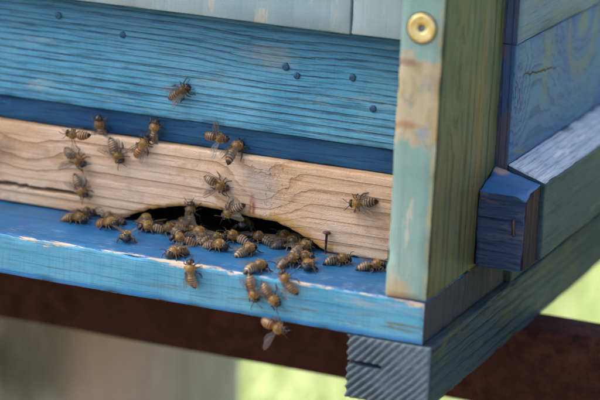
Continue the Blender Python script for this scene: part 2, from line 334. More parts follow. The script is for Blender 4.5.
Mz = Mat('yellow_zinc'); zc = Mz.mix(Mz.step(Mz.noise(Mz.co, 0.25, 4), 0.35, 0.65), (0.62, 0.50, 0.13), (0.74, 0.66, 0.33))
zc = Mz.mix(Mz.step(Mz.noise(Mz.co, 0.7, 4), 0.62, 0.7, 0, 0.7), zc, (0.30, 0.22, 0.10))
m_zinc = Mz.done(zc, 0.38, 0.5); m_zinc.node_tree.nodes['Principled BSDF'].inputs['Metallic'].default_value = 0.35
Mq = Mat('screw_ring_shade'); m_ring_shade = Mq.done(Mq.mix(Mq.noise(Mq.co, 0.6, 3), (0.018, 0.022, 0.026), (0.05, 0.055, 0.055)), 0.8)  # dark colour stands in for the shadow round the screw head
Mk = Mat('screw_recess'); m_recess = Mk.done(Mk.mix(Mk.noise(Mk.co, 0.6, 2), (0.05, 0.04, 0.022), (0.16, 0.13, 0.06)), 0.35); m_recess.node_tree.nodes['Principled BSDF'].inputs['Metallic'].default_value = 0.6

# ------------------------------------------------------------ the ground and what stands on it behind the hive
GZ = -420
Mg = Mat('meadow_soil'); gb_ = Mg.noise(Mg.co, 0.004, 5, 0.65)
Mg.bump(Mg.noise(Mg.co, 0.03, 5, 0.7), 12)
go = Mg.xyz()
gcol = Mg.mix(Mg.step(gb_, 0.35, 0.65), (0.16, 0.19, 0.10), (0.25, 0.28, 0.16))
# unseen dark earth before and under the hive, added to cut bounced light
gcol = Mg.mix(Mg.step(Mg.f('ADD', go[1], Mg.f('MULTIPLY', gb_, 500)), 620, 800, 1, 0), gcol, Mg.mix(Mg.noise(Mg.co, 0.02, 5), (0.050, 0.036, 0.025), (0.095, 0.072, 0.050)))
m_ground = Mg.done(gcol, 0.9, 0.1)
V, F = [], []
rings = [0, 300, 700, 1200, 1800, 2600, 4000, 8000, 20000, 60000, 150000]
for i, rr in enumerate(rings[1:]):
    for k in range(48):
        a = 2 * math.pi * k / 48; x, y = rr * math.cos(a) - 200, rr * math.sin(a) + 600
        z = GZ + (mnoise.noise((x * 0.0016, y * 0.0016, 3)) * 14 if rr < 9000 else 0); V.append((x, y, z))
for i in range(len(rings) - 2):
    for k in range(48): F.append((i * 48 + k, i * 48 + (k + 1) % 48, (i + 1) * 48 + (k + 1) % 48, (i + 1) * 48 + k)[::-1])
V.append((-200, 600, GZ)); F += [(len(V) - 1, k, (k + 1) % 48) for k in range(48)]
g = fixn(link('ground', mesh('ground', V, F), m_ground)); g['kind'] = 'structure'
Mgr = Mat('grass_blades'); ng = Mgr.noise(Mgr.co, 0.02, 4, 0.7)
gc = Mgr.mix(Mgr.step(ng, 0.3, 0.7), (0.15, 0.20, 0.08), (0.22, 0.27, 0.13)); m_grass = Mgr.done(gc, 0.5, 0.3)
tr = Mgr.n.new('ShaderNodeBsdfTranslucent'); mx = Mgr.n.new('ShaderNodeMixShader'); mx.inputs[0].default_value = 0.45
Mgr.set(tr.inputs[0], Mgr.mix(0.5, gc, (0.28, 0.34, 0.15))); Mgr.t.links.new(Mgr.b.outputs[0], mx.inputs[1]); Mgr.t.links.new(tr.outputs[0], mx.inputs[2]); Mgr.t.links.new(mx.outputs[0], Mgr.out.inputs[0])
V, F = [], []
rg = random.Random(5)
for _ in range(26000):
    y = 500 + 2900 * rg.random() ** 1.3; x = -200 - 0.40 * (y - 200) + rg.uniform(-900, 1000) * (0.5 + y / 2500)
    if (x + 382) ** 2 + (y - 352) ** 2 < 150 ** 2: continue
    if mnoise.noise((x * 0.006, y * 0.006, 0)) < -0.25 and rg.random() < 0.6: continue
    h = rg.uniform(40, 110); a = rg.uniform(0, 6.283); w = rg.uniform(1.5, 3.2); lx, ly = rg.gauss(0, 0.35) * h, rg.gauss(0, 0.35) * h
    cx, cy = math.cos(a) * w, math.sin(a) * w; i = len(V)
    V += [(x - cx, y - cy, GZ - 6), (x + cx, y + cy, GZ - 6), (x + lx * .35 + cx * .8, y + ly * .35 + cy * .8, GZ + h * .6), (x + lx * .35 - cx * .8, y + ly * .35 - cy * .8, GZ + h * .6), (x + lx, y + ly, GZ + h * 0.95)]
    F += [(i, i + 1, i + 2, i + 3), (i + 3, i + 2, i + 4)]
gr = link('grass', mesh('grass', V, F), m_grass); tag(gr, 'bright sunlit grass far out of focus behind the hive', 'grass', kind='stuff')
# stump
Mt = Mat('stump_bark'); sv = Mt.vm('MULTIPLY', Mt.co, (0.045, 0.045, 0.008)); bn = Mt.noise(sv, 1.0, 5, 0.6); bn2 = Mt.noise(Mt.co, 0.012, 3, 0.6)
bc = Mt.mix(Mt.step(bn, 0.35, 0.65), (0.23, 0.235, 0.17), (0.48, 0.48, 0.41)); bc = Mt.mix(Mt.step(bn2, 0.45, 0.62), bc, (0.20, 0.21, 0.13))
bc = Mt.mix(Mt.ell((-285, 262, -200), (20, 60, 120), 0.7, 0.8), bc, (0.50, 0.40, 0.28))
bc = Mt.mix(Mt.f('MULTIPLY', Mt.ell((-405, 240, -150), (75, 200, 30), 0.7, 0.8), 0.85), bc, (0.045, 0.045, 0.03)); bc = Mt.mix(Mt.step(Mt.xyz()[0], -300, -262, 0, 0.5), bc, (0.52, 0.50, 0.45)); Mt.bump(bn, 9); m_bark = Mt.done(bc, 0.85, 0.2)  # dark upper-left patch: shade below bar and hive painted into the bark
V, F = [], []
NS, NZ = 72, 30; sc_, sr_ = (-382, 352), 130
for j in range(NZ + 1):
    t = j / NZ; z = GZ - 25 + (360 - 0) * t
    for k in range(NS):
        a = 2 * math.pi * k / NS
        r = sr_ * (1 + 0.22 * (1 - t) ** 3) + 5 * mnoise.noise((math.cos(a) * 6, math.sin(a) * 6, t * 2.2)) + 3 * mnoise.noise((math.cos(a) * 18, math.sin(a) * 18, t * 3))
        V.append((sc_[0] + r * math.cos(a), sc_[1] + r * math.sin(a), z))
for j in range(NZ):
    for k in range(NS): F.append((j * NS + k, j * NS + (k + 1) % NS, (j + 1) * NS + (k + 1) % NS, (j + 1) * NS + k))
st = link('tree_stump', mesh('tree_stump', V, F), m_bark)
tag(st, 'blurred grey-brown mossy tree stump standing behind the rusty iron bar', 'tree stump')
Mc = Mat('stump_cut'); m_cut = Mc.done(Mc.mix(Mc.noise(Mc.co, 0.05, 4), (0.34, 0.28, 0.20), (0.46, 0.40, 0.31)), 0.8)
Vc = [V[NZ * NS + k] for k in range(NS)] + [(sc_[0], sc_[1], GZ + 336)]
link('cut_top', mesh('cut_top', Vc, [(k, (k + 1) % NS, NS) for k in range(NS)]), m_cut, st)

# ------------------------------------------------------------ rusty angle-iron stand
stand = empty('hive_stand', (-100, 160, GZ)); tag(stand, 'rusty dark brown angle-iron stand carrying the blue hive', 'stand')
def angle_iron(name, x0, x1, y, z, h, d, t=4.5):
    """L-section along X: upright face at the front (y), flange on top running back by d."""
    sec = [(y, z - h), (y, z - 4), (y + 0.6, z - 1.6), (y + 1.8, z - 0.5), (y + 4, z), (y + d - 1, z), (y + d, z - 1), (y + d, z - t + 0.6), (y + d - 1, z - t), (y + t + 2, z - t), (y + t, z - t - 2), (y + t, z - h), (y + t - 1.2, z - h - 0.9), (y + 1.2, z - h - 0.9)]
    V, F = [], []; n = len(sec); NX = 60
    for i in range(NX + 1):
        x = x0 + (x1 - x0) * i / NX
        for (a, b) in sec: V.append((x, a + 0.4 * mnoise.noise((x * 0.02, a, b)), b + 0.4 * mnoise.noise((x * 0.02, b, a))))
    for i in range(NX):
        for k in range(n): F.append((i * n + k, i * n + (k + 1) % n, (i + 1) * n + (k + 1) % n, (i + 1) * n + k))
    F.append(tuple(range(n))); F.append(tuple(range(NX * n, (NX + 1) * n))[::-1])
    return fixn(link(name, mesh(name, V, F), m_rust, stand))
angle_iron('cross_bar', -560, 330, 147.5, -50.8, 43.5, 28)
angle_iron('cross_bar', -560, 330, 470, -50.8, 43.5, 28)
for lx in (-540, 300):
    for ly in (153.5, 476):
        board('leg', (lx, ly, GZ - 20), (lx + 34, ly + 18, -56), m_rust, stand, r=1.5, sp=(20, 20, 60), wob=0.3)

# ------------------------------------------------------------ the hive
hive = empty('beehive', (-220, 250, -50.4)); tag(hive, 'weathered blue wooden beehive with a bare wood entrance strip', 'beehive')
XL, YB, ZT = -440, 520, 310
board('wall_board', (XL + 20.3, 54, 54.2), (-20.3, 74, 107.2), m_wall, hive, r=1.0, sp=(2.5, 7, 2.5), wob=0.35)
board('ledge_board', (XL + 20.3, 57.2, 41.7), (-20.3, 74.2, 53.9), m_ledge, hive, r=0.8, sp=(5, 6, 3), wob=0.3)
board('upper_board', (XL + 20.3, 47.5, 107.6), (-62.0, 67, ZT), m_upper, hive, r=0.8, sp=(8, 7, 8), wob=0.3)
board('upper_board', (-61.2, 47.8, 107.8), (-20.3, 67, ZT), m_upper, hive, r=0.8, sp=(8, 7, 8), wob=0.3)
# plugs over the sunk nails of the wall board
for (px, pz) in ((-216.8, 97.7), (-181.7, 92.4), (-95.7, 87.2), (-89.8, 83.6), (-61.6, 86.2), (-50.7, 72.7)):
    rr = random.uniform(1.6, 1.95)
    V, F = lathe([(54.9, rr * 1.02), (53.75, rr), (53.45, rr * 0.86), (53.5, rr * 0.4), (53.45, 0.1)], 18, 'y', (px, 0, pz))
    V = [(x + 0.28 * mnoise.noise((x * 0.8, z * 0.8, px)), y + 0.25 * mnoise.noise((x * 0.9, z * 0.9, pz)) + 0.05 * (z - pz), z + 0.28 * mnoise.noise((z * 0.8, x * 0.8, px))) for x, y, z in V]
    fixn(link('nail_plug', mesh('nail_plug', V, F), m_plug, hive))
# landing board: floor of the hive, running in under the walls
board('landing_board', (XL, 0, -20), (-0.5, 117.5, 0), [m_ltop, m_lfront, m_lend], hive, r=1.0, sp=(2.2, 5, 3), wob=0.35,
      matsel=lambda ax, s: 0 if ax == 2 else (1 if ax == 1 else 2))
# entrance strip with the gnawed notch and the long crack
prof = [(-1000, 0.35), (-184, 0.35), (-179, 1.0), (-174.7, 3.0), (-163, 7.9), (-149.5, 11.3), (-136, 13.2), (-124.5, 12.9), (-109.6, 11.7), (-96.6, 11.3), (-88.6, 9.0), (-78.1, 4.8), (-71.7, 1.4), (-69, 0.35), (1000, 0.35)]
def notch(x):
    for (a, za), (b, zb) in zip(prof, prof[1:]):
        if a <= x <= b:
            t = (x - a) / (b - a); z = za + (zb - za) * t
            if -183 < x < -69.5: z += 0.55 * mnoise.noise((x * 0.35, 0, 1)) + 0.25 * mnoise.noise((x * 1.1, 4, 1))
            return max(z, 0.3)
    return 0.3
def strip_mesh():
    x0, x1 = XL + 20.4, -20.4
    xs = []; x = x0
    while x < x1: xs.append(x); x += (0.7 if x > -262 else 6)
    xs.append(x1)
    ts = [i / 64 for i in range(65)]
    V, F, lip = [], [], []
    rows = None
    cols = []
    for x in xs:
        zb = notch(x); zt = 41.5 + 0.3 * mnoise.noise((x * 0.03, 5, 0)); col = []
        # cross-section: back bottom -> lip -> front face -> rounded top -> back top
        pts = [(66, zb + 1.5, 0.8), (60, zb + 0.6, 0.9), (56, zb + 0.1, 1), (53.6, zb + 0.05, 1), (52.7, zb + 0.35, 1)]
        for t in ts:
            dirt = 0.0; z = zb + 1.0 + (zt - 0.9 - zb - 1.0) * (t if zb < 1 else t ** 1.15)
            y = 52 + 0.25 * mnoise.noise((x * 0.02, 0, z * 0.12)) + 0.10 * mnoise.noise((x * 0.06, 3, z * 0.8))
            c = 9.1 + 0.8 * mnoise.noise((x * 0.06, 9, 0)) + 0.35 * mnoise.noise((x * 0.3, 9, 0)) + 0.7 * math.sin((x + 246) * 0.06)
            hw = 1.15 * min(1, max(0, (-194 - x) / 14)) * min(1, max(0, (x + 262) / 6)) * (0.7 + 0.5 * mnoise.noise((x * 0.15, 1, 0)))
            if hw > 0.05:
                dd = abs(z - c)
                if dd < hw * 1.25: y += 6.0 * (1 - dd / (hw * 1.25)) ** 0.5; dirt = 1 - (dd / (hw * 1.25)) ** 2
            for gz in (19, 26.5, 33.5):                       # drying checks that follow the grain
                gg = gz + 1.2 * mnoise.noise((x * 0.015, gz, 0)) - 0.01 * (x + 140)
                amp = max(0, mnoise.noise((x * 0.018, gz, 7))) * 0.7
                dd = abs(z - gg)
                if dd < 0.6: y += amp * (1 - dd / 0.6)
            L = -dirt
            if -186 < x < -66:
                L = max(0, 1 - (z - zb) / (2.2 + 1.6 * max(0, mnoise.noise((x * 0.07, 2, 0)) + 0.4) + (3.8 if x > -100 else 0)))
                y += 0.9 * max(0, 1 - (z - zb) / 3.0) ** 2
            pts.append((y, z, L))
        pts += [(52.5, zt - 0.25, 0), (53.2, zt, 0), (56, zt + 0.02, 0), (66, zt - 0.1, 0)]
        for (y, z, L) in pts: V.append((x, y, z)); lip.append(L)
        rows = len(pts)
    nx = len(xs)
    for i in range(nx - 1):
        for j in range(rows):
            k = (j + 1) % rows
            F.append((i * rows + j, (i + 1) * rows + j, (i + 1) * rows + k, i * rows + k))
    F.append(tuple(range(rows))); F.append(tuple(range((nx - 1) * rows, nx * rows))[::-1])
    me = mesh('entrance_strip', V, F)
    at = me.attributes.new('lip', 'FLOAT', 'POINT'); at.data.foreach_set('value', lip)
    return me
fixn(link('entrance_strip', strip_mesh(), m_strip, hive))
# nail standing at the right end of the entrance
def lean_nail():
    V, F = lathe([(-2.0, 0.5), (0, 0.55), (5, 0.58), (9.9, 0.6), (10.2, 1.0), (10.35, 1.75), (10.7, 1.95), (11.1, 1.8), (11.35, 1.0), (11.4, 0.1)], 14, 'z')
    V = [(x + z * 0.035 - 69.3, y + 50.3 - z * 0.02, z) for x, y, z in V]
    return fixn(link('nail', mesh('nail', V, F), m_nail, hive))
lean_nail()
# corner posts, with the countersunk screw
def post(x0, x1):
    p = board('corner_post', (x0, 0.2, 0.35), (x1, 88, ZT), [m_pfront, m_pside], hive, r=1.1, sp=(4, 5, 2.5), wob=0.5,
              matsel=lambda ax, s: 1 if ax == 0 else 0)
    return p
pr = post(-20, 0); post(XL, XL + 20)
SX, SZ = -10.0, 124.0
V, F = lathe([(0.8, 6.3), (-0.3, 6.45), (-0.9, 6.2), (-1.15, 5.6), (-1.0, 4.6), (-0.75, 3.4), (-0.7, 1.9), (0.9, 1.3), (0.95, 0.1)], 36, 'y', (SX, 0, SZ))
fixn(link('screw_head', mesh('screw_head', V, F), m_zinc, pr))
V2, F2 = lathe([(0.9, 7.2), (0.02, 7.15), (-0.12, 6.9), (-0.05, 6.5), (0.7, 6.35)], 36, 'y', (SX, 0, SZ))
fixn(link('screw_shade_ring', mesh('screw_shade_ring', V2, F2), m_ring_shade, pr))  # ring coloured dark as the shadow around the head
V, F = [], []
for k in range(24):
    a = 2 * math.pi * k / 24; r = 1.75 if k % 4 < 2 else 1.15
    V.append((SX + r * math.cos(a), -0.55, SZ + r * math.sin(a)))
for k in range(24):
    a = 2 * math.pi * k / 24; V.append((SX + 0.9 * math.cos(a), 0.7, SZ + 0.9 * math.sin(a)))
F = [(k, (k + 1) % 24, 24 + (k + 1) % 24, 24 + k) for k in range(24)] + [tuple(range(24, 48))]
fixn(link('screw_socket', mesh('screw_socket', V, F), m_recess, pr))
# side walls
msel = lambda ax, s: 0 if ax != 1 else 1
board('floor_side_board', (-16, 118.2, -20), (2.6, 236, 2.0), m_beamside, hive, r=0.8, sp=(8, 8, 5), wob=0.3)
board('side_board', (-16, 88.4, 2.6), (6, YB, 103.8), [m_side, m_sedge], hive, r=0.8, sp=(8, 8, 8), wob=0.3, matsel=msel)
board('upper_side_board', (-14, 88.5, 104.2), (6.5, YB, ZT), [m_sideu, m_sedge], hive, r=0.8, sp=(8, 8, 8), wob=0.3, matsel=msel)
board('side_board', (XL, 88.4, -20), (XL + 22, YB, 107.1), [m_side, m_sedge], hive, r=0.8, sp=(8, 20, 20), matsel=msel)
board('upper_side_board', (XL, 88.6, 107.5), (XL + 22, YB, ZT), [m_sideu, m_sedge], hive, r=0.8, sp=(8, 20, 20), matsel=msel)
board('back_board', (XL + 22.4, YB - 20, -20), (-16.4, YB, ZT), m_wall, hive, r=1, sp=(40, 20, 40))
board('floor_panel', (XL + 22.4, 118, -18), (-16.4, YB - 21, -4), m_lend, hive, r=1, sp=(40, 40, 20))
board('roof', (XL - 25, 22, ZT + 0.6), (30, YB + 25, ZT + 26), m_upper, hive, r=2, sp=(30, 30, 20), wob=0.6)
# rail on the right side: the top falls outwards
def rail():
    o = board('side_rail', (6.2, 87.6, 2.2), (25.4, YB - 6, 47), [m_railside, m_railtop], hive, r=1.1, sp=(4, 2.5, 4), wob=0.35, matsel=lambda ax, s: 1 if (ax == 2 and s) else 0)
    for v in o.data.vertices:
        x, z = v.co.x / K, v.co.z / K
        if z > 30: v.co.z = (z - 7.0 * (x - 6.2) / 19.2 * (z - 30) / 17) * K
    return o
rail()
def end_block():
    o = board('rail_end_block', (0.4, 63.8, 1.8), (23.9, 87.2, 46), [m_block, m_blockside, m_blocktop], hive, r=1.0, sp=(1.8, 1.8, 1.8), wob=0.45, matsel=lambda ax, s: {0: 1, 1: 0, 2: 2}[ax])
    for v in o.data.vertices:
        x, y, z = v.co / K
        if z > 25:
            fy = (y - 63.8) / 23.4
            top = 38.2 + 7.8 * fy - 6.4 * fy * (x / 23.9)
            if x > 19 and fy < 0.35: top -= (x - 19) * 0.5 * (1 - fy / 0.35)
            v.co.z = (25 + (z - 25) * (top - 25) / 21) * K
    return o
blk = end_block()
V, F = [], []
path = [(18.6, 66, 27.0), (18.6, 63.0, 27.0), (18.65, 62.5, 26.4), (18.9, 62.4, 23), (19.05, 62.5, 19.9), (19.1, 63.0, 19.4), (19.1, 66, 19.4)]
for i, p in enumerate(path):
    p = Vector(p); a = Vector(path[max(i - 1, 0)]); b = Vector(path[min(i + 1, len(path) - 1)]); d = (b - a).normalized()
    u = Vector((1, 0, 0)); w = d.cross(u).normalized()
    for k in range(8):
        t = 2 * math.pi * k / 8; V.append(p + u * math.cos(t) * 0.75 + w * math.sin(t) * 0.4)
for i in range(len(path) - 1):
    for k in range(8): F.append((i * 8 + k, i * 8 + (k + 1) % 8, (i + 1) * 8 + (k + 1) % 8, (i + 1) * 8 + k))
fixn(link('staple', mesh('staple', V, F), m_staple, blk))
# runner beams under the floor; the sawn front end is deeply ridged
def beam(x0, x1, ridged):
    zb, zt, y0 = -50.4, -20.35, -0.9
    o = board('floor_beam', (x0, y0 + (8.0 if ridged else 0), zb), (x1, YB, zt), [m_beamside, m_beamend], hive, r=1.1, sp=(6, 3, 3), wob=0.4, matsel=lambda ax, s: 1 if ax == 1 else 0)
    if not ridged: return o
    # the end face as a fine sheet of ridges whose rim wraps back into the beam
    nx, nz = 110, 84; V, F, gv = [], [], []
    for j in range(nz + 1):
        for i in range(nx + 1):
            u, w = i / nx, j / nz
            x = x0 + (x1 - x0) * u; z = zb + (zt - zb) * w
            s = (x * 0.80 - z * 0.78) / 3.2 + 0.22 * mnoise.noise((x * 0.07, 0, z * 0.07))
            fr = s - math.floor(s); gr_ = 1 - abs(2 * fr - 1); gr_ = gr_ ** 0.8
            fade = 0.25 + 0.75 * max(0.0, min(1.0, 1.25 - 0.75 * u - 0.35 * w + 0.5 * mnoise.noise((x * 0.09, 5, z * 0.09))))
            dp = 1.15 * gr_ * fade * (0.8 + 0.4 * mnoise.noise((x * 0.1, 2, z * 0.1)))
            ex = max(0, 1 - u * nx / 3.0)
            y = y0 + dp + 0.2 * mnoise.noise((x * 0.5, 1, z * 0.5))
            d = min(u * (x1 - x0), (1 - u) * (x1 - x0), w * (zt - zb), (1 - w) * (zt - zb))
            if d < 0.9: y += (0.9 - d) * 0.7
            kz = -33.2 - 0.02 * (x - x0); kd = abs(z - kz)
            g_ = gr_ * fade
            if x < -19.3 and kd < 1.0: y += 6.0 * min(1, (-19.3 - x) / 1.0) * min(1, (1.0 - kd) / 0.4); g_ = 1
            xx = x + (0.9 * gr_ - 0.35) * max(0, 1 - (x - x0) / 2.0)
            V.append((xx, y, z)); gv.append(g_)
    for j in range(nz):
        for i in range(nx):
            a = j * (nx + 1) + i; F.append((a, a + 1, a + nx + 2, a + nx + 1))
    rim = [i for i in range(nx + 1)] + [j * (nx + 1) + nx for j in range(1, nz + 1)] + [nz * (nx + 1) + i for i in range(nx - 1, -1, -1)] + [j * (nx + 1) for j in range(nz - 1, 0, -1)]
    base = len(V)
    for r_ in rim: V.append((V[r_][0], y0 + 9.5, V[r_][2])); gv.append(gv[r_])
    for k in range(len(rim)):
        k2 = (k + 1) % len(rim); F.append((rim[k2], rim[k], base + k, base + k2))
    me = mesh('ridged_end', V, F); at = me.attributes.new('groove', 'FLOAT', 'POINT'); at.data.foreach_set('value', gv)
    e = link('ridged_end', me, [m_beamend, m_beamside], o)
    for p_ in me.polygons:
        if p_.index >= nx * nz: p_.material_index = 1
    return o
beam(-36.4, 3.7, True); beam(XL, XL + 40, False)

# ------------------------------------------------------------ bees
Mbd = Mat('bee_body'); at = Mbd.n.new('ShaderNodeAttribute'); at.attribute_name = 'col'
Mbd.bump(Mbd.noise(Mbd.co, 4.0, 3), 0.12); m_bee = Mbd.done(at.outputs['Color'], 0.30, 0.6)
Mey = Mat('bee_eye'); m_eye = Mey.done(Mey.mix(Mey.noise(Mey.co, 2, 2), (0.008, 0.006, 0.006), (0.022, 0.015, 0.012)), 0.22, 0.6)
Mfz = Mat('bee_fuzz'); at = Mfz.n.new('ShaderNodeAttribute'); at.attribute_name = 'col'; m_fuzz = Mfz.done(at.outputs['Color'], 0.6, 0.2)
Mw = Mat('bee_wing'); wc = Mw.mix(Mw.noise(Mw.co, 0.4, 3), (0.14, 0.115, 0.085), (0.24, 0.21, 0.16)); m_wing = Mw.done(wc, 0.16, 0.9)
tp = Mw.n.new('ShaderNodeBsdfTransparent'); mx = Mw.n.new('ShaderNodeMixShader'); mx.inputs[0].default_value = 0.30
Mw.t.links.new(tp.outputs[0], mx.inputs[1]); Mw.t.links.new(Mw.b.outputs[0], mx.inputs[2]); Mw.t.links.new(mx.outputs[0], Mw.out.inputs[0])
Mv = Mat('bee_wing_vein'); m_vein = Mv.done(Mv.mix(Mv.noise(Mv.co, 1, 2), (0.035, 0.022, 0.014), (0.06, 0.04, 0.025)), 0.5)

BLACK, TAN, ORANGE, GOLD = Vector((0.009, 0.006, 0.005)), Vector((0.52, 0.32, 0.12)), Vector((0.20, 0.074, 0.014)), Vector((0.64, 0.37, 0.085))
def lerp(a, b, t): return a + (b - a) * max(0, min(1, t))
def interp(tab, x):
    if x <= tab[0][0]: return tab[0][1:]
    for p, q in zip(tab, tab[1:]):
        if p[0] <= x <= q[0]:
            t = (x - p[0]) / (q[0] - p[0]); t = t * t * (3 - 2 * t) * 0.5 + t * 0.5
            return tuple(a + (b - a) * t for a, b in zip(p[1:], q[1:]))
    return tab[-1][1:]
# x, half width, half height, centre height
BODY = [(-7.2, 0.10, 0.10, -0.75), (-6.9, 0.55, 0.5, -0.7), (-6.2, 1.15, 1.05, -0.5), (-5.2, 1.65, 1.5, -0.25), (-4.0, 2.0, 1.85, -0.05), (-2.6, 2.1, 1.95, 0.05), (-1.3, 1.8, 1.65, 0.05), (-0.6, 1.0, 0.95, 0.0), (-0.2, 0.55, 0.55, 0.0),
        (0.2, 1.1, 1.1, 0.1), (0.9, 1.8, 1.7, 0.25), (1.9, 2.05, 1.95, 0.3), (2.9, 1.75, 1.65, 0.2), (3.5, 1.0, 1.0, 0.0), (3.75, 0.6, 0.6, -0.1), (4.0, 1.3, 1.2, -0.25), (4.45, 1.8, 1.65, -0.4), (5.0, 1.6, 1.55, -0.55), (5.5, 1.0, 1.1, -0.8), (5.75, 0.25, 0.3, -0.95)]
XS = [-7.2, -7.05, -6.85]
SEG = [-6.4, -5.5, -4.55, -3.55, -2.5, -1.45]      # hind edges of the abdomen's plates
x_ = -6.6
while x_ < -0.75: XS.append(x_); x_ += 0.2
XS += [-0.6, -0.4, -0.2, 0.05, 0.35, 0.7, 1.1, 1.5, 1.95, 2.4, 2.8, 3.2, 3.5, 3.7, 3.85, 4.05, 4.3, 4.6, 4.9, 5.2, 5.45, 5.65, 5.75]
NR = 20
BEND = 0.0
def skin(x, a, curl, fat):
    hw, hh, zc = interp(BODY, x)
    if x < -0.6:
        k = (-0.6 - x) / 6.6
        zc -= curl * k * k; hw *= fat; hh *= fat
        ph = [s for s in SEG if s <= x]
        if ph: hw *= 1.045 - 0.05 * min(1, (x - ph[-1]) / 0.95); hh *= 1.045 - 0.05 * min(1, (x - ph[-1]) / 0.95)
    c, s = math.cos(a), math.sin(a)
    yo = BEND * ((-0.6 - x) / 6.6) ** 2 if x < -0.6 else 0.0
    return Vector((x, hw * c + yo, zc + hh * s))
TINT = Vector((1, 1, 1))
def body_col(x, a, rnd, dark):
    up = math.sin(a)
    if x < -0.6:
        if x < -6.4: return BLACK.copy()
        seg = max([s for s in SEG if s <= x] or [-6.4]); t = (x - seg) / 1.0        # 0 at the plate's hind edge, 1 at its front
        base = lerp(BLACK, ORANGE, ((x + 3.9) / 2.6) * (1 - dark))
        c = lerp(base, Vector((TAN.x * TINT.x, TAN.y * TINT.y, TAN.z * TINT.z)) * (0.9 + 0.25 * rnd), max(0, min(1, (t - 0.30) / 0.25)) * max(0, min(1, (1.15 - t) / 0.3)) * (0.9 - 0.75 * dark) * (1 if up > -0.75 else 0.4))
        c = lerp(c, BLACK, max(0, min(1, (0.48 - t) / 0.2)) * (0.75 if seg > -3 else 0.95))
        return c
    if x < 3.6: return lerp(Vector((0.022, 0.014, 0.008)), GOLD, 0.35 * (1 - dark))
    return Vector((0.020, 0.014, 0.010))

def bee_body(rnd, curl, fat, dark, legs='stand'):
    V, F, C = [], [], []
    for x in XS:
        for k in range(NR):
            a = 2 * math.pi * k / NR; V.append(skin(x, a, curl, fat)); C.append(body_col(x, a, rnd.random(), dark))
    n = len(XS); grid = {}
    for i in range(n - 1):
        for k in range(NR): grid[(i, k)] = (i * NR + k, i * NR + (k + 1) % NR, (i + 1) * NR + (k + 1) % NR, (i + 1) * NR + k)
    V.append(Vector((-7.25, 0, interp(BODY, -7.2)[2] - curl))); C.append(BLACK); V.append(Vector((5.8, 0, -0.98))); C.append(BLACK)
    for k in range(NR):
        F.append((len(V) - 2, (k + 1) % NR, k)); F.append((len(V) - 1, (n - 1) * NR + k, (n - 1) * NR + (k + 1) % NR))
    def limb(root, path, rad, cols):
        best = min(grid, key=lambda q: (sum((V[v] for v in grid[q]), Vector()) / 4 - root).length)
        q = grid.pop(best); c = sum((V[v] for v in q), Vector()) / 4
        nrm = (V[q[1]] - V[q[0]]).cross(V[q[2]] - V[q[0]]).normalized()
        if nrm.dot(c - Vector((c.x, 0, 0.1))) < 0: nrm = -nrm
        off = [V[v] - c for v in q]; prev = list(q); pd = nrm; pc = c
        for i, p in enumerate(path):
            d = (p - pc).normalized()
            nxt = (path[i + 1] - p).normalized() if i + 1 < len(path) else d
            dm = (d + nxt).normalized()
            rot = pd.rotation_difference(dm); off = [(rot @ o).normalized() for o in off]
            ids = []
            for o in off: ids.append(len(V)); V.append(p + o * rad[i]); C.append(cols[i])
            for k in range(4): F.append((prev[k], prev[(k + 1) % 4], ids[(k + 1) % 4], ids[k]))
            prev, pd, pc = ids, dm, p
        F.append(tuple(prev))
    LC = Vector((0.045, 0.024, 0.012)); LD = Vector((0.020, 0.012, 0.008))
    for s in (-1, 1):
        for i, (rx, fx, tx) in enumerate(((2.7, 4.1, 5.0), (1.8, 2.0, 1.9), (0.9, -1.0, -3.0))):
            j = lambda v: rnd.uniform(-v, v)
            root = Vector((rx, 0.95 * s, -1.2))
            if legs == 'stand':
                kx, ky = (rx + fx) / 2 + j(.3), s * (2.6 + j(.3)); tx2 = tx + j(.5)
                path = [Vector((rx + (fx - rx) * .15, 1.3 * s, -1.6)), Vector((kx, ky, -0.5 + j(.2))), Vector((kx + (fx - kx) * .4, ky + .55 * s, -0.9)), Vector((fx, s * (3.5 + j(.3)), -1.8)), Vector((tx2, s * (3.9 + j(.4)), -2.35)), Vector((tx2 + (tx2 - rx) * .12, s * (4.4 + j(.3)), -2.45))]
            else:
                hx = rx - 0.6 - 0.8 * i
                path = [Vector((rx, 1.2 * s, -1.7)), Vector((rx - .3, 1.9 * s, -2.3 + j(.3))), Vector((hx, 1.8 * s, -2.7)), Vector((hx - .9, 1.6 * s, -3.3 + j(.4))), Vector((hx - 1.6, 1.5 * s, -3.9 + j(.4))), Vector((hx - 2.2, 1.4 * s, -4.4))]
            hr = 0.42 if i == 2 else 0.27
            limb(root, path, [0.42, 0.26, hr, hr * .85, 0.17, 0.10], [LD, LC, LC, LC, LD, LD])
        up = rnd.uniform(-.3, .8); sp = rnd.uniform(.4, 1.1)
        limb(Vector((5.0, 0.55 * s, 0.6)), [Vector((5.4, .7 * s, 0.85)), Vector((5.9, (.9 + sp * .4) * s, 1.2 + up * .4)), Vector((6.3, (1.1 + sp * .6) * s, 1.2 + up * .5)), Vector((7.2, (1.4 + sp) * s, 0.9 + up)), Vector((8.0, (1.6 + sp * 1.3) * s, 0.4 + up * 1.3))], [0.16, 0.14, 0.15, 0.14, 0.10], [LD] * 5)
    F += list(grid.values())
    me = mesh('honey_bee', V, F)
    ca = me.attributes.new('col', 'FLOAT_COLOR', 'POINT'); ca.data.foreach_set('color', [c for v in C for c in (v[0], v[1], v[2], 1)])
    return me
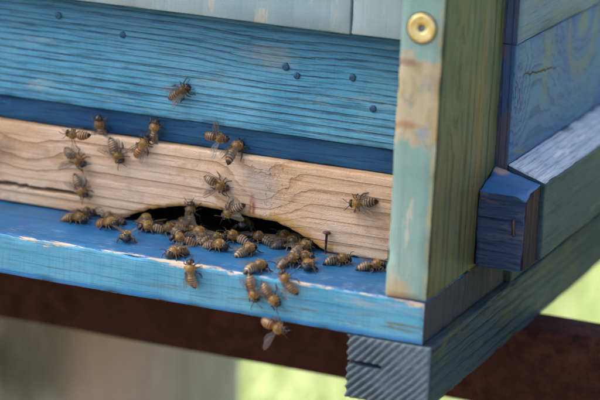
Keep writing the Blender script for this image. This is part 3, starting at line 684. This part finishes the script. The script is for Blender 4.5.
def bee_fuzz(rnd, curl, fat, dark, count=900):
    V, F, C = [], [], []
    for _ in range(count):
        z = rnd.random()
        if z < 0.52: x = rnd.uniform(0.0, 3.5); L = rnd.uniform(.45, .85)
        elif z < 0.62: x = rnd.uniform(3.9, 5.2); L = rnd.uniform(.25, .5)
        elif z < 0.70: x = rnd.uniform(-1.5, -0.6); L = rnd.uniform(.3, .6)
        else: x = rnd.choice(SEG) + rnd.uniform(0.3, 0.95); L = rnd.uniform(.25, .5)
        a = rnd.uniform(0, 2 * math.pi)
        if math.sin(a) < -0.6: continue
        if abs(math.cos(a)) > 0.75 and x > 3.9: continue
        p = skin(x, a, curl, fat); e = 0.02
        nrm = (skin(x + e, a, curl, fat) - p).cross(skin(x, a + e, curl, fat) - p).normalized()
        if nrm.dot(p - Vector((x, 0, interp(BODY, x)[2]))) < 0: nrm = -nrm
        if x < -0.6: nrm = (nrm * 0.5 + Vector((-1, 0, 0))).normalized()
        d = (nrm + Vector([rnd.gauss(0, .28) for _ in range(3)])).normalized()
        t = d.cross(Vector([rnd.gauss(0, 1) for _ in range(3)])).normalized() * 0.055
        i = len(V); V += [p - t, p + t, p + d * L]; F.append((i, i + 1, i + 2))
        c = lerp(GOLD, TAN, rnd.random() * .7) if x > -0.6 else Vector((TAN.x * TINT.x, TAN.y * TINT.y, TAN.z * TINT.z))
        c = c * rnd.uniform(.6, 1.35) * (1 - .55 * dark)
        C += [c] * 3
    me = mesh('fuzz', V, F)
    ca = me.attributes.new('col', 'FLOAT_COLOR', 'POINT'); ca.data.foreach_set('color', [c for v in C for c in (v[0], v[1], v[2], 1)])
    return me
def eye_mesh(s):
    V, F = [], []
    n, mm = 10, 7
    for j in range(mm + 1):
        t = math.pi * j / mm
        for k in range(n):
            a = 2 * math.pi * k / n
            x, y, z = 0.62 * math.sin(t) * math.cos(a), 0.42 * math.sin(t) * math.sin(a), 0.98 * math.cos(t)
            V.append((4.5 + x + 0.12 * z * -1, s * (1.42 + y - 0.12 * z), -0.25 + z))
    for j in range(mm):
        for k in range(n): F.append((j * n + k, (j + 1) * n + k, (j + 1) * n + (k + 1) % n, j * n + (k + 1) % n))
    return mesh('eye', V, F)
EYES = {s: eye_mesh(s) for s in (-1, 1)}
FORE = [(0, 0.12), (2.2, .45), (4.6, .85), (6.8, 1.0), (8.3, .7), (8.9, 0.0), (8.5, -.9), (7.2, -1.65), (5.4, -1.9), (3.6, -1.5), (1.8, -.7), (0, -.15)]
HIND = [(0, 0.1), (2, .35), (4.2, .45), (5.8, .2), (6.3, -.4), (5.6, -1.2), (4.0, -1.7), (2.4, -1.4), (1.0, -.6), (0, -.1)]
def wing_mesh(outline, s, hinge, yaw, lift, roll):
    """yaw: 0 = straight out sideways, 90 = folded straight back; lift: up angle; roll about the wing's own axis (degrees)."""
    R_ = Matrix.Rotation(math.radians(yaw), 3, 'Z') @ Matrix.Rotation(math.radians(lift), 3, 'X') @ Matrix.Rotation(math.radians(roll), 3, 'Y')
    def put(u, v, h=0.0):
        p = Vector((v, u, h + 0.22 * math.sin(u * 0.42) - 0.05 * v * v))
        p = R_ @ p
        return Vector((hinge[0] + p.x, s * (hinge[1] + p.y), hinge[2] + p.z))
    V, F, fm = [], [], []
    n = len(outline); Lm = max(u for u, v in outline)
    axis_ = [(Lm * t, -.1) for t in (0.05, .25, .45, .65, .85)]
    for u, v in outline: V.append(put(u, v))
    half = n // 2
    top = outline[:half + 1]; bot = [outline[0]] + outline[:half - 1:-1]
    V = []; NU = 9
    def edge(tab, u):
        tab = sorted(tab)
        for p, q in zip(tab, tab[1:]):
            if p[0] <= u <= q[0]: return p[1] + (q[1] - p[1]) * ((u - p[0]) / max(1e-6, q[0] - p[0]))
        return tab[-1][1]
    tip = max(outline)
    top = [p for p in outline[:outline.index(tip) + 1]]; bot = [p for p in outline[outline.index(tip):]]
    for i in range(NU + 1):
        u = tip[0] * (1 - (1 - i / NU) ** 1.5)
        a, b = edge(top, u), edge(bot, u)
        for j in range(5): V.append(put(u, a + (b - a) * j / 4))
    for i in range(NU):
        for j in range(4): q = i * 5 + j; F.append((q, q + 1, q + 6, q + 5)); fm.append(0)
    for path in ([(0, 0), (2.4, .3), (4.8, .62), (Lm * .93, .45)], [(0, -.05), (2.4, -.25), (4.8, -.5), (Lm * .88, -.55)], [(1.5, -.2), (3.2, -.9), (4.6, -1.3)], [(4.6, .55), (5.0, -.4), (4.6, -1.2)]):
        if Lm < 7 and path[0][0] > 2: continue
        for (a, b) in zip(path, path[1:]):
            d = Vector((b[0] - a[0], b[1] - a[1])); nn = Vector((-d.y, d.x)).normalized() * 0.06
            i = len(V)
            V += [put(a[0] - nn.x, a[1] - nn.y, .03), put(a[0] + nn.x, a[1] + nn.y, .03), put(b[0] + nn.x, b[1] + nn.y, .03), put(b[0] - nn.x, b[1] - nn.y, .03)]
            F.append((i, i + 1, i + 2, i + 3)); fm.append(1)
    me = mesh('wing', V, F); return me, fm

BASES = {'S': (Vector((1, 0, 0)), Vector((0, 0, 1)), Vector((0, -1, 0))), 'L': (Vector((1, 0, 0)), Vector((0, 1, 0)), Vector((0, 0, 1)))}
GROUP = 'honey bees around the hive entrance'
def bee(i, surf, p, head, label, wings='rest', pitch=0, rollb=0, size=1.0, dark=0.0, curl=None, fz=1300):
    rnd = random.Random(100 + i)
    ex, ey, n = BASES[surf]
    if surf == 'L' and not pitch: pitch = rnd.uniform(2, 16)
    h = math.radians(head); f = ex * math.cos(h) + ey * math.sin(h)
    left = n.cross(f)
    if pitch: q = Matrix.Rotation(math.radians(-pitch), 3, left); f = q @ f; n2 = q @ n
    else: n2 = n
    if rollb: q = Matrix.Rotation(math.radians(rollb), 3, f); n2 = q @ n2; 
    left = n2.cross(f)
    M3 = Matrix((f, left, n2)).transposed().to_4x4()
    s = size * rnd.uniform(1.03, 1.12) * (1.10 if surf == 'L' else 1.0)
    curl = rnd.uniform(-0.1, 1.3) if curl is None else curl
    global TINT; w_ = rnd.random(); TINT = Vector((1.0, 0.82 + 0.35 * w_, 0.6 + 1.2 * w_)) * rnd.uniform(0.65, 1.1)
    global BEND; BEND = rnd.uniform(-0.9, 0.9)
    dark = max(0.0, min(1.0, dark + rnd.uniform(-0.1, 0.35)))
    fat = rnd.uniform(0.93, 1.05)
    me = bee_body(rnd, curl, fat, dark, 'fly' if wings == 'fly' else 'stand')
    o = link('honey_bee', me, m_bee)
    # body centre is modelled at z = 0 with the feet 2.45 below it
    M3.translation = Vector(p) * K
    o.matrix_basis = M3 @ Matrix.Scale(s, 4)
    tag(o, label, 'bee', GROUP)
    def child(name, cme, mat, fm=None, smooth=True):
        c = bpy.data.objects.new(name, cme); COL.objects.link(c); c.parent = o
        if not cme.materials:
            for q in (mat if isinstance(mat, list) else [mat]): cme.materials.append(q)
        if fm: cme.polygons.foreach_set('material_index', fm)
        if smooth: cme.polygons.foreach_set('use_smooth', [True] * len(cme.polygons))
        return c
    for sd in (-1, 1):
        child('eye', EYES[sd], m_eye)
        j = rnd.uniform
        if wings == 'rest': y1, l1, r1 = j(68, 84), j(3, 10), j(-18, 5)
        elif wings == 'half': y1, l1, r1 = j(52, 68), j(6, 20), j(-10, 15)
        elif wings == 'up': y1, l1, r1 = j(30, 50), j(48, 62), j(0, 20)
        else: y1, l1, r1 = j(-8, 16), j(15, 40), j(-15, 25)
        # yaw turns +y (outwards on the left) towards -x (back)
        for outl, hg, dy in ((FORE, (1.9, 1.35, 1.25), 0), (HIND, (1.0, 1.3, 1.15), 8)):
            wme, fm = wing_mesh(outl, sd, hg, y1 + dy * (1 if wings != 'rest' else 0.6), l1 * (0.8 if dy else 1), r1)
            child('wing', wme, [m_wing, m_vein], fm)
    fzo = child('fuzz', bee_fuzz(rnd, curl, fat, dark, fz), m_fuzz, smooth=False); fzo['kind'] = 'stuff'
    return o

B = [
 (1, 'S', (-148.9, 51.2, 68.6), 35, 'dark bee alone on the blue wall board, highest of all the bees', 'half', dict(dark=.6)),
 (2, 'S', (-198.3, 40.0, 43.0), 180, 'hovering bee with a pale raised wing at the upper left of the bare wood strip', 'fly', dict(rollb=-35, dark=.2)),
 (3, 'S', (-191.9, 53.4, 45.2), 97, 'dark bee on the strip\'s top edge with both antennae raised against the blue ledge', 'half', dict(dark=.5, pitch=25)),
 (4, 'S', (-203.4, 49.5, 28.8), -31, 'bee on the bare wood facing lower right, two wings standing up, below the hovering bee', 'up', dict()),
 (5, 'S', (-181.1, 49.5, 34.9), -60, 'bee crawling head down on the bare wood, left of the pair at its top edge', 'half', dict()),
 (6, 'S', (-167.2, 49.5, 39.5), 60, 'lower bee of the pair climbing over the strip\'s top edge', 'rest', dict()),
 (7, 'S', (-162.6, 53.2, 47.4), 80, 'upper bee of the pair climbing over the strip\'s top edge, head on the blue ledge', 'rest', dict(pitch=10)),
 (8, 'S', (-200.2, 49.5, 14.5), -56, 'bee head down at the right end of the long dark crack in the strip', 'half', dict()),
 (9, 'S', (-123.9, 41.0, 51.5), -3, 'blurred brown bee flying in front of the dark blue ledge', 'fly', dict(dark=.2)),
 (10, 'L', (-119.0, 51.5, 44.2), 82, 'striped bee seen from behind on the strip\'s top edge beside the flying brown bee', 'rest', dict(pitch=28, curl=1.2)),
 (11, 'S', (-126.6, 49.5, 26.6), -20, 'bee in the middle of the bare strip, alone left of the knot, legs lifted', 'up', dict()),
 (12, 'S', (-118.4, 49.3, 14.2), -142, 'striped bee hanging head down over the lip of the entrance beside the reddish resin streak', 'half', dict()),
 (13, 'S', (-52.3, 49.5, 27.9), -168, 'bee alone on the right half of the bare strip with wings spread, facing left', 'half', dict(size=1.08)),
 (14, 'L', (-195.4, 36.3, 2.5), 0, 'bee with a golden thorax at the far left of the cluster, under the crack', 'half', dict()),
 (15, 'L', (-196.5, 46.5, 2.6), 12, 'dark brown bee pressed against the strip behind the leftmost bee of the cluster', 'rest', dict(dark=.5)),
 (16, 'L', (-178.2, 36.3, 2.5), -14, 'pale striped bee between the leftmost pair and the entrance, nearer the board\'s edge', 'half', dict()),
 (17, 'L', (-180.4, 46.3, 2.5), 170, 'brown bee against the strip just left of the entrance, behind a pale striped bee', 'rest', dict(dark=.4)),
 (18, 'L', (-159.9, 20.2, 2.5), -62, 'round golden bee facing out, apart from the cluster on open blue paint at left', 'half', dict()),
 (19, 'L', (-164.3, 49.6, 2.5), 105, 'bee with a yellow-dusted back entering at the left end of the dark entrance', 'rest', dict()),
 (20, 'L', (-156.5, 40.7, 2.5), 205, 'striped bee just right of the yellow-dusted one at the entrance\'s left end', 'half', dict()),
 (21, 'L', (-146.0, 42.0, 2.5), 150, 'rounded brown bee before the entrance, third from its left end', 'rest', dict(dark=.2)),
 (22, 'S', (-139.9, 49.4, 9.8), 93, 'dark-headed bee climbing upright in the entrance with its forelegs on the wood lip', 'rest', dict(dark=.45)),
 (23, 'L', (-139.6, 48.0, 2.6), 15, 'brown bee directly beneath the upright climbing bee, wings to the right', 'rest', dict(dark=.3)),
 (24, 'L', (-131.0, 41.5, 2.6), 122, 'golden bee with a wing stretched out to the right, below the upright climbing bee', 'half', dict()),
 (25, 'L', (-134.0, 29.0, 2.5), -160, 'pale striped bee amid the cluster, below the golden one with the outstretched wing', 'half', dict()),
 (26, 'L', (-116.7, 29.0, 2.5), -12, 'bee seen side-on with two golden patches, below the one hanging from the lip', 'rest', dict()),
 (27, 'L', (-127.8, 8.5, 2.5), -105, 'golden bee facing outward at the front edge, above the bee on the board\'s front face', 'rest', dict()),
 (28, 'S', (-114.9, -2.5, -3.0), 99, 'bee climbing head up on the light blue front face, farthest left of those there', 'rest', dict()),
 (29, 'L', (-114.0, 46.5, 2.5), 175, 'bee side-on under the reddish streak, just outside the dark entrance', 'half', dict()),
 (30, 'L', (-101.1, 28.8, 2.5), 72, 'clearly striped bee seen from behind, walking in toward the middle of the entrance', 'rest', dict(pitch=12)),
 (31, 'L', (-115.9, 62.5, 5.2), -88, 'bee deep inside the dark entrance facing out, only its face showing', 'rest', dict(dark=.4, pitch=15)),
 (32, 'L', (-102.7, 51.5, 2.5), 170, 'dull brown bee in the shadow of the entrance left of the shiny black one', 'rest', dict(dark=.3)),
 (33, 'L', (-88.5, 49.5, 2.7), 28, 'dark bee with glossy blackish abdomen at the right part of the entrance', 'rest', dict(dark=.95, size=1.12)),
 (34, 'L', (-79.9, 47.0, 2.6), 70, 'bee with curved pale stripes entering at the right end of the dark entrance', 'rest', dict(pitch=14)),
 (35, 'L', (-74.2, 32.0, 2.5), 5, 'brown bee side-on left of the nail, top of a heap of three', 'half', dict(dark=.15)),
 (36, 'L', (-66.3, 22.0, 2.5), -78, 'bee turned outward at the front right of the heap of three near the nail', 'rest', dict()),
 (45, 'L', (-76.5, 22.5, 2.5), 62, 'greyish bee tucked at the lower left of the heap of three near the nail', 'rest', dict(dark=.2)),
 (46, 'L', (-146.5, 53.5, 2.6), 95, 'very dark bee half lost in the black of the entrance, behind the rounded brown bee', 'rest', dict(dark=.6)),
 (47, 'L', (-122.5, 38.0, 2.5), 40, 'bee between the golden one with the outstretched wing and the side-on bee under the streak', 'rest', dict(dark=.3)),
 (48, 'L', (-93.0, 60.0, 2.5), 160, 'dim bee inside the entrance behind the shiny black one, barely visible', 'rest', dict(dark=.5)),
 (37, 'L', (-57.5, 37.7, 2.5), 42, 'striped bee walking inward just right of the standing nail', 'rest', dict(pitch=6)),
 (38, 'L', (-40.1, 36.6, 2.5), 36, 'bee nearest the wooden post on the blue board, abdomen toward us', 'half', dict(pitch=6)),
 (39, 'L', (-85.6, 6.0, 2.5), 72, 'bee climbing in over the front edge, above the one heading down the front face', 'rest', dict()),
 (40, 'S', (-83.3, -2.5, -6.3), -74, 'striped bee heading straight down the light blue front face', 'rest', dict()),
 (41, 'S', (-74.2, -2.5, -7.7), -46, 'bee heading diagonally down right on the light blue front face', 'rest', dict()),
 (42, 'S', (-66.7, -2.0, 0.2), 126, 'pale-winged bee straddling the worn front edge, abdomen hanging over it', 'rest', dict()),
 (43, 'S', (-70.4, -6.0, -20.8), -14, 'bee flying below the board\'s bottom edge against the rusty bar', 'fly', dict(rollb=10)),
]
for (i, s, p, h, lab, w, kw) in B:
    bee(i, s, p, h, lab, w, **kw)
